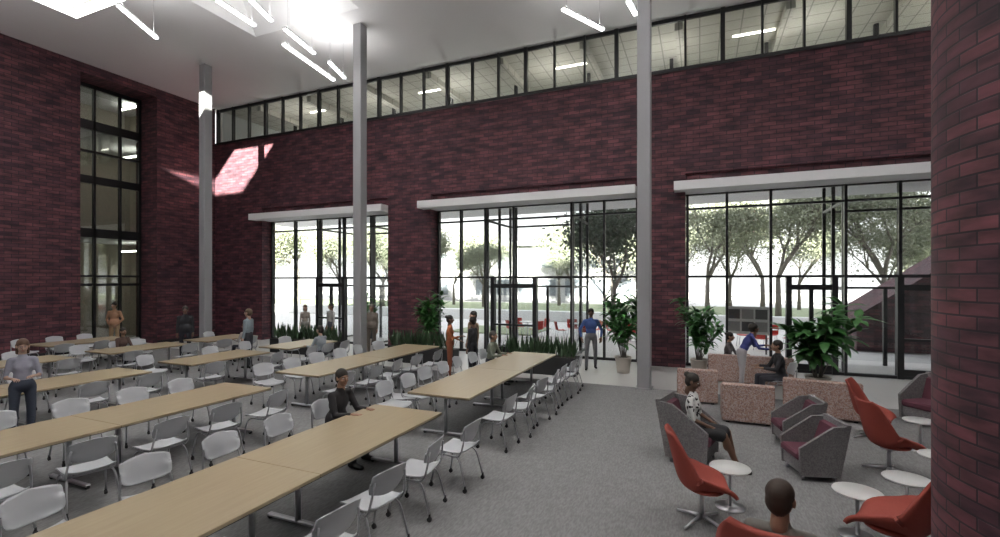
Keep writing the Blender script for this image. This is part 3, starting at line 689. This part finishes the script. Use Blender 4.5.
def person(name,loc,face,H=1.75,female=False,shirt=(0.2,0.2,0.2),pants=(0.03,0.03,0.04),skin=(0.45,0.26,0.18),hair=(0.02,0.015,0.01),shoes=(0.02,0.02,0.02),
           style='short',sleeves='long',lower='pants',lean=0,arms=None,legs=None,hy=0,hp=0,voxel=0.016,jacket=False,pat=None):
    P=Prim(); sw=0.150 if female else 0.175
    A={'R':((0.12,0.02,-1),(0.05,0.22,-1)),'L':((-0.12,-0.02,-1),(-0.05,0.18,-1))}
    if arms: A.update(arms)
    Lg={'R':((0.03,0.02,-1),(0.0,-0.03,-1)),'L':((-0.03,-0.02,-1),(0,-0.06,-1))}
    if legs: Lg.update(legs)
    TH,SH=0.43,0.42
    drops=[-(unit(Lg[k][0])[2]*TH+unit(Lg[k][1])[2]*SH) for k in 'RL']
    pz=max(drops)+0.09+0.035
    pel=np.array([0,0,pz]); th=math.radians(lean); u=np.array([0,math.sin(th),math.cos(th)]); f=np.array([0,math.cos(th),-math.sin(th)]); r=np.array([1.,0,0])
    R=np.stack([r,f,u],1); up=u
    hipw=0.165
    P.ell(pel+up*0.0,(hipw,0.118,0.125),2,R)
    P.ell(pel+up*0.14,(0.122 if female else 0.148,0.095,0.15),1,R)
    P.ell(pel+up*0.30,(0.140 if female else 0.175,0.105,0.165),1,R)
    if female:
        for s in (-1,1): P.ell(pel+up*0.30+f*0.062+r*s*0.058,(0.052,0.048,0.052),1,R)
    sh={k:pel+up*0.425+r*s*sw for k,s in (('R',1),('L',-1))}
    P.cap(sh['L']*0.85+(pel+up*0.425)*0.15,sh['R']*0.85+(pel+up*0.425)*0.15,0.054,0.054,1)
    P.cap(pel+up*0.44,pel+up*0.485,0.080,0.060,1)
    if jacket: P.ell(pel+up*0.05,(hipw+0.022,0.135,0.17),1,R)
    hc=pel+up*0.50+unit(up+np.array([0,0,0.6]))*0.155+f*0.015
    P.cap(pel+up*0.46,hc+np.array([0,-0.02,-0.05]),0.052,0.05,0)
    hands=[]
    for k,s in (('R',1),('L',-1)):
        ua,fa=unit(A[k][0]),unit(A[k][1]); e=sh[k]+ua*0.285; w=e+fa*0.235
        k0=1.0 if not female else 0.84
        P.cap(sh[k],e,0.053*k0,0.043*k0,1)
        if sleeves=='long': P.cap(e,w-fa*0.02,0.042*k0,0.033*k0,1); P.cap(w-fa*0.03,w+fa*0.01,0.026,0.025,0)
        else: P.cap(e,w,0.038*k0,0.025*k0,0); P.cap(sh[k]+ua*0.19,e,0.041*k0,0.039*k0,0)
        hands.append((s,w,fa))
    ank=[]
    for k,s in (('R',1),('L',-1)):
        hp_=pel+r*s*0.092-np.array([0,0,0.035]); a,c=unit(Lg[k][0]),unit(Lg[k][1]); kn=hp_+a*TH; an=kn+c*SH; ank.append(an)
        if lower=='pants':
            P.cap(hp_,kn,0.084,0.060,2); P.cap(kn,an-c*0.02,0.060,0.048,2)
        else:
            P.cap(hp_,kn,0.080,0.055,0); P.cap(kn,an,0.053,0.036,0); P.ell(kn+c*0.12-np.array([0,0.015,0]),(0.052,0.052,0.09),0)
            P.cap(hp_,hp_+a*TH*0.9,0.098,0.088,2)
        P.cap(an+np.array([0,-0.045,-0.045]),an+np.array([0,0.05,-0.048]),0.042,0.040,4); P.cap(an+np.array([0,0.04,-0.05]),an+np.array([s*0.015,0.155,-0.056]),0.042,0.032,4)
        P.cap(an,an+np.array([0,0,-0.04]),0.040,0.042,4)
    if lower!='pants':
        a=unit(unit(Lg['R'][0])+unit(Lg['L'][0])); P.cap(pel-np.array([0,0,0.03]),pel+a*0.38-np.array([0,0,0.035]),0.125,0.115,2)
    V,F,l=P.run(voxel,3)
    mb=MB(); mb.add(V,F,l,True)
    hv,hf,hl=head(style); yw=math.radians(hy); pi=math.radians(hp)
    Rz=np.array([[math.cos(yw),-math.sin(yw),0],[math.sin(yw),math.cos(yw),0],[0,0,1]]); Rx=np.array([[1,0,0],[0,math.cos(pi),-math.sin(pi)],[0,math.sin(pi),math.cos(pi)]])
    mb.add(hv@(Rz@Rx).T*(0.95 if female else 1.0)+hc,hf,hl,True)
    Vh,Fh,lh=hand()
    for s,w,fa in hands:
        z=-fa; hint=np.array([0,1.,0])*(1-abs(fa[1]))+np.array([-s*1.0,0,0])*abs(fa[1]); y=hint-z*np.dot(hint,z); y=unit(y); x=np.cross(y,z)
        Q=Vh*np.array([s,1,1]); Rm=np.stack([x,y,z],1); FF=Fh if s>0 else [tuple(reversed(q)) for q in Fh]
        mb.add(Q@Rm.T*(0.93 if female else 1)+w+fa*0.012,FF,lh,True)
    def c(n,col,ro=0.7,**k): return pm('%s_%d_%d_%d'%(n,*[int(999*v) for v in col]),col,ro,scale=30,**k)
    sm=pat if pat else c('cloth',shirt,0.85)
    mats=[c('skin',skin,0.5,var=0.05),sm,c('trouser',pants,0.85),c('hair',hair,0.6),c('shoe',shoes,0.5),c('eyewhite',(0.6,0.58,0.56),0.3,var=0.02),c('iris',(0.03,0.015,0.01),0.2),c('lips',tuple(v*m for v,m in zip(skin,(0.8,0.5,0.5))),0.4)]
    return mb.build(name,mats,loc=(loc[0],loc[1],loc[2] if len(loc)>2 else 0.006),rz=face-90,scale=H/1.75)
DK=(0.16,0.085,0.055); MD=(0.30,0.17,0.11); LT=(0.43,0.27,0.20)
def sit(fw=0.05): return {'R':((0.14,1,0.0),(0.02,fw,-1)),'L':((-0.14,1,0.0),(-0.02,-fw if fw<0.1 else fw,-1))}
typ={'R':((0.18,0.42,-0.9),(-0.25,1,0.10)),'L':((-0.18,0.42,-0.9),(0.25,1,0.10))}
lap={'R':((0.16,0.2,-0.97),(-0.3,0.85,-0.35)),'L':((-0.16,0.2,-0.97),(0.3,0.85,-0.35))}
person('standing_woman',(-10.05,4.05),-20,1.66,True,(0.30,0.30,0.36),(0.05,0.06,0.09),LT,(0.10,0.05,0.03),style='long',sleeves='short',arms={'R':((0.2,0.15,-1),(-0.35,1,0.0)),'L':((-0.2,0.15,-1),(0.4,1,0.1))},hp=-10)
person('standing_man',(-20.2,10.75,0),-60,1.80,False,(0.36,0.20,0.12),(0.34,0.24,0.14),MD,arms={'R':((0.35,-0.1,-1),(-0.5,0.35,-0.7)),'L':((-0.35,-0.1,-1),(0.5,0.35,-0.7))},jacket=True)
person('standing_man',(-15.6,10.35),-40,1.76,False,(0.025,0.025,0.03),(0.02,0.02,0.03),DK,jacket=True)
person('standing_man',(-12.45,10.15),200,1.76,False,(0.25,0.30,0.33),(0.05,0.05,0.06),LT,(0.12,0.08,0.05))
person('standing_woman',(-14.4,14.3,0),-60,1.66,True,(0.30,0.26,0.22),(0.35,0.33,0.3),LT,(0.12,0.06,0.03),style='long')
person('standing_man',(-13.0,14.2,0),-110,1.75,False,(0.38,0.36,0.34),(0.10,0.10,0.12),MD)
person('standing_man',(-10.75,13.75,0),-70,1.78,False,(0.20,0.17,0.14),(0.12,0.10,0.08),MD,(0.2,0.18,0.16),arms={'R':((0.2,0.1,-1),(-0.4,1,0.2)),'L':((-0.15,0,-1),(0,0.2,-1))},jacket=True)
person('standing_woman',(-6.15,11.15),20,1.68,True,(0.36,0.11,0.04),(0.26,0.08,0.04),DK,style='bun',arms={'R':((0.2,0.25,-1),(-0.2,1,0.2)),'L':((-0.25,0.1,-1),(0.2,0.8,-0.3))})
person('standing_man',(-5.75,11.75),-120,1.76,False,(0.28,0.20,0.13),(0.03,0.03,0.04),MD)
person('standing_woman',(-5.5,11.2),170,1.64,True,(0.03,0.03,0.035),(0.02,0.02,0.025),DK,style='afro')
person('standing_man',(-2.95,13.9,0),-75,1.80,False,(0.06,0.11,0.30),(0.16,0.16,0.17),DK,sleeves='long',arms={'R':((0.55,-0.1,-1),(-0.15,0.25,-0.9)),'L':((-0.5,0,-1),(0.1,0.45,-0.75))},legs={'R':((0.08,0.22,-1),(0.02,-0.10,-1)),'L':((-0.08,-0.12,-1),(-0.02,-0.32,-1))})
person('leaning_woman',(0.9,12.4,0),15,1.68,True,(0.05,0.06,0.22),(0.40,0.38,0.40),DK,style='afro',lean=28,arms={'R':((0.1,0.5,-0.9),(-0.1,1,-0.1)),'L':((-0.1,0.6,-0.9),(0.2,0.9,0.1))},legs={'R':((0.03,-0.05,-1),(0,-0.1,-1)),'L':((-0.05,0.12,-1),(0,-0.02,-1))},hp=10)
person('seated_man',(-4.87,5.42),0,1.76,False,(0.022,0.02,0.022),(0.03,0.03,0.035),MD,lean=10,arms=typ,legs=sit(),jacket=True,voxel=0.012,hy=-20)
person('seated_woman',(-0.08,7.43,-0.03),-12,1.72,True,(0.5,0.5,0.5),(0.02,0.02,0.022),DK,style='bun',sleeves='short',lower='skirt',lean=-2,arms=lap,legs={'R':((0.06,1,0.0),(0.0,0.45,-1)),'L':((-0.06,1,0.0),(0.02,0.25,-1))},voxel=0.012,hp=-15,pat=speckle('dotted_blouse',(0.7,0.7,0.68),(0.7,0.7,0.68),(0.03,0.03,0.03),26))
person('seated_man',(0.50,3.63,-0.02),75,1.74,False,(0.15,0.14,0.125),(0.06,0.06,0.08),MD,(0.035,0.02,0.012),lean=-2,arms=lap,legs=sit(0.3),voxel=0.010,hy=-12)
def seated(x,y,face,**k):
    person('seated_woman' if k.get('female') else 'seated_man',(x,y),face,legs=sit(),arms=typ,lean=8,**k)
seated(-15.45,8.4,0,female=True,shirt=(0.10,0.06,0.05),skin=MD,style='long',H=1.66)
seated(-13.45,10.9,180,female=True,shirt=(0.45,0.42,0.40),skin=LT,hair=(0.15,0.08,0.04),style='long',H=1.66)
seated(-9.93,10.5,180,shirt=(0.30,0.33,0.36),skin=LT)
seated(-4.95,11.1,0,shirt=(0.20,0.22,0.17),skin=MD,hair=(0.1,0.09,0.08))
seated(1.62,11.75,190,shirt=(0.03,0.03,0.035),skin=MD)
seated(0.65,13.72,-20,female=True,shirt=(0.10,0.09,0.09),skin=MD,style='bun',H=1.68)
chair(-4.9,5.42,-90); chair(-13.45,10.9,90); chair(-9.93,10.5,90); chair(-15.45,8.4,-90); chair(-4.95,11.1,-90); chair(1.62,11.75,100)

# ------------------------------------------------------------------ light
w=bpy.data.worlds.new('World'); sc.world=w; w.use_nodes=True; nt=w.node_tree; bg=nt.nodes['Background']
tc=nt.nodes.new('ShaderNodeTexCoord'); sp=nt.nodes.new('ShaderNodeSeparateXYZ'); rp=nt.nodes.new('ShaderNodeValToRGB')
nt.links.new(tc.outputs['Generated'],sp.inputs[0]); nt.links.new(sp.outputs['Z'],rp.inputs['Fac'])
rp.color_ramp.elements[0].color=(0.95,0.95,0.93,1); rp.color_ramp.elements[1].color=(0.86,0.90,1.0,1); rp.color_ramp.elements[1].position=0.8
nt.links.new(rp.outputs['Color'],bg.inputs['Color']); bg.inputs['Strength'].default_value=1.25
s=bpy.data.lights.new('sun','SUN'); s.energy=34.0; s.angle=math.radians(0.8); s.color=(0.86,0.98,0.82)
o=bpy.data.objects.new('sun',s); COL.objects.link(o); o.rotation_euler=Vector((-3.1,10.5,-3.1)).to_track_quat('-Z','Y').to_euler(); o.location=(0,0,30)
s.color=(1,0.97,0.86)

cam=bpy.data.cameras.new('camera'); cam.sensor_width=36; cam.lens=474/1000*36; cam.shift_y=0.0125; cam.clip_end=300
co=bpy.data.objects.new('camera',cam); COL.objects.link(co); co.location=(0,0,2.6); co.rotation_euler=(math.radians(90),0,math.radians(22.85)); sc.camera=co
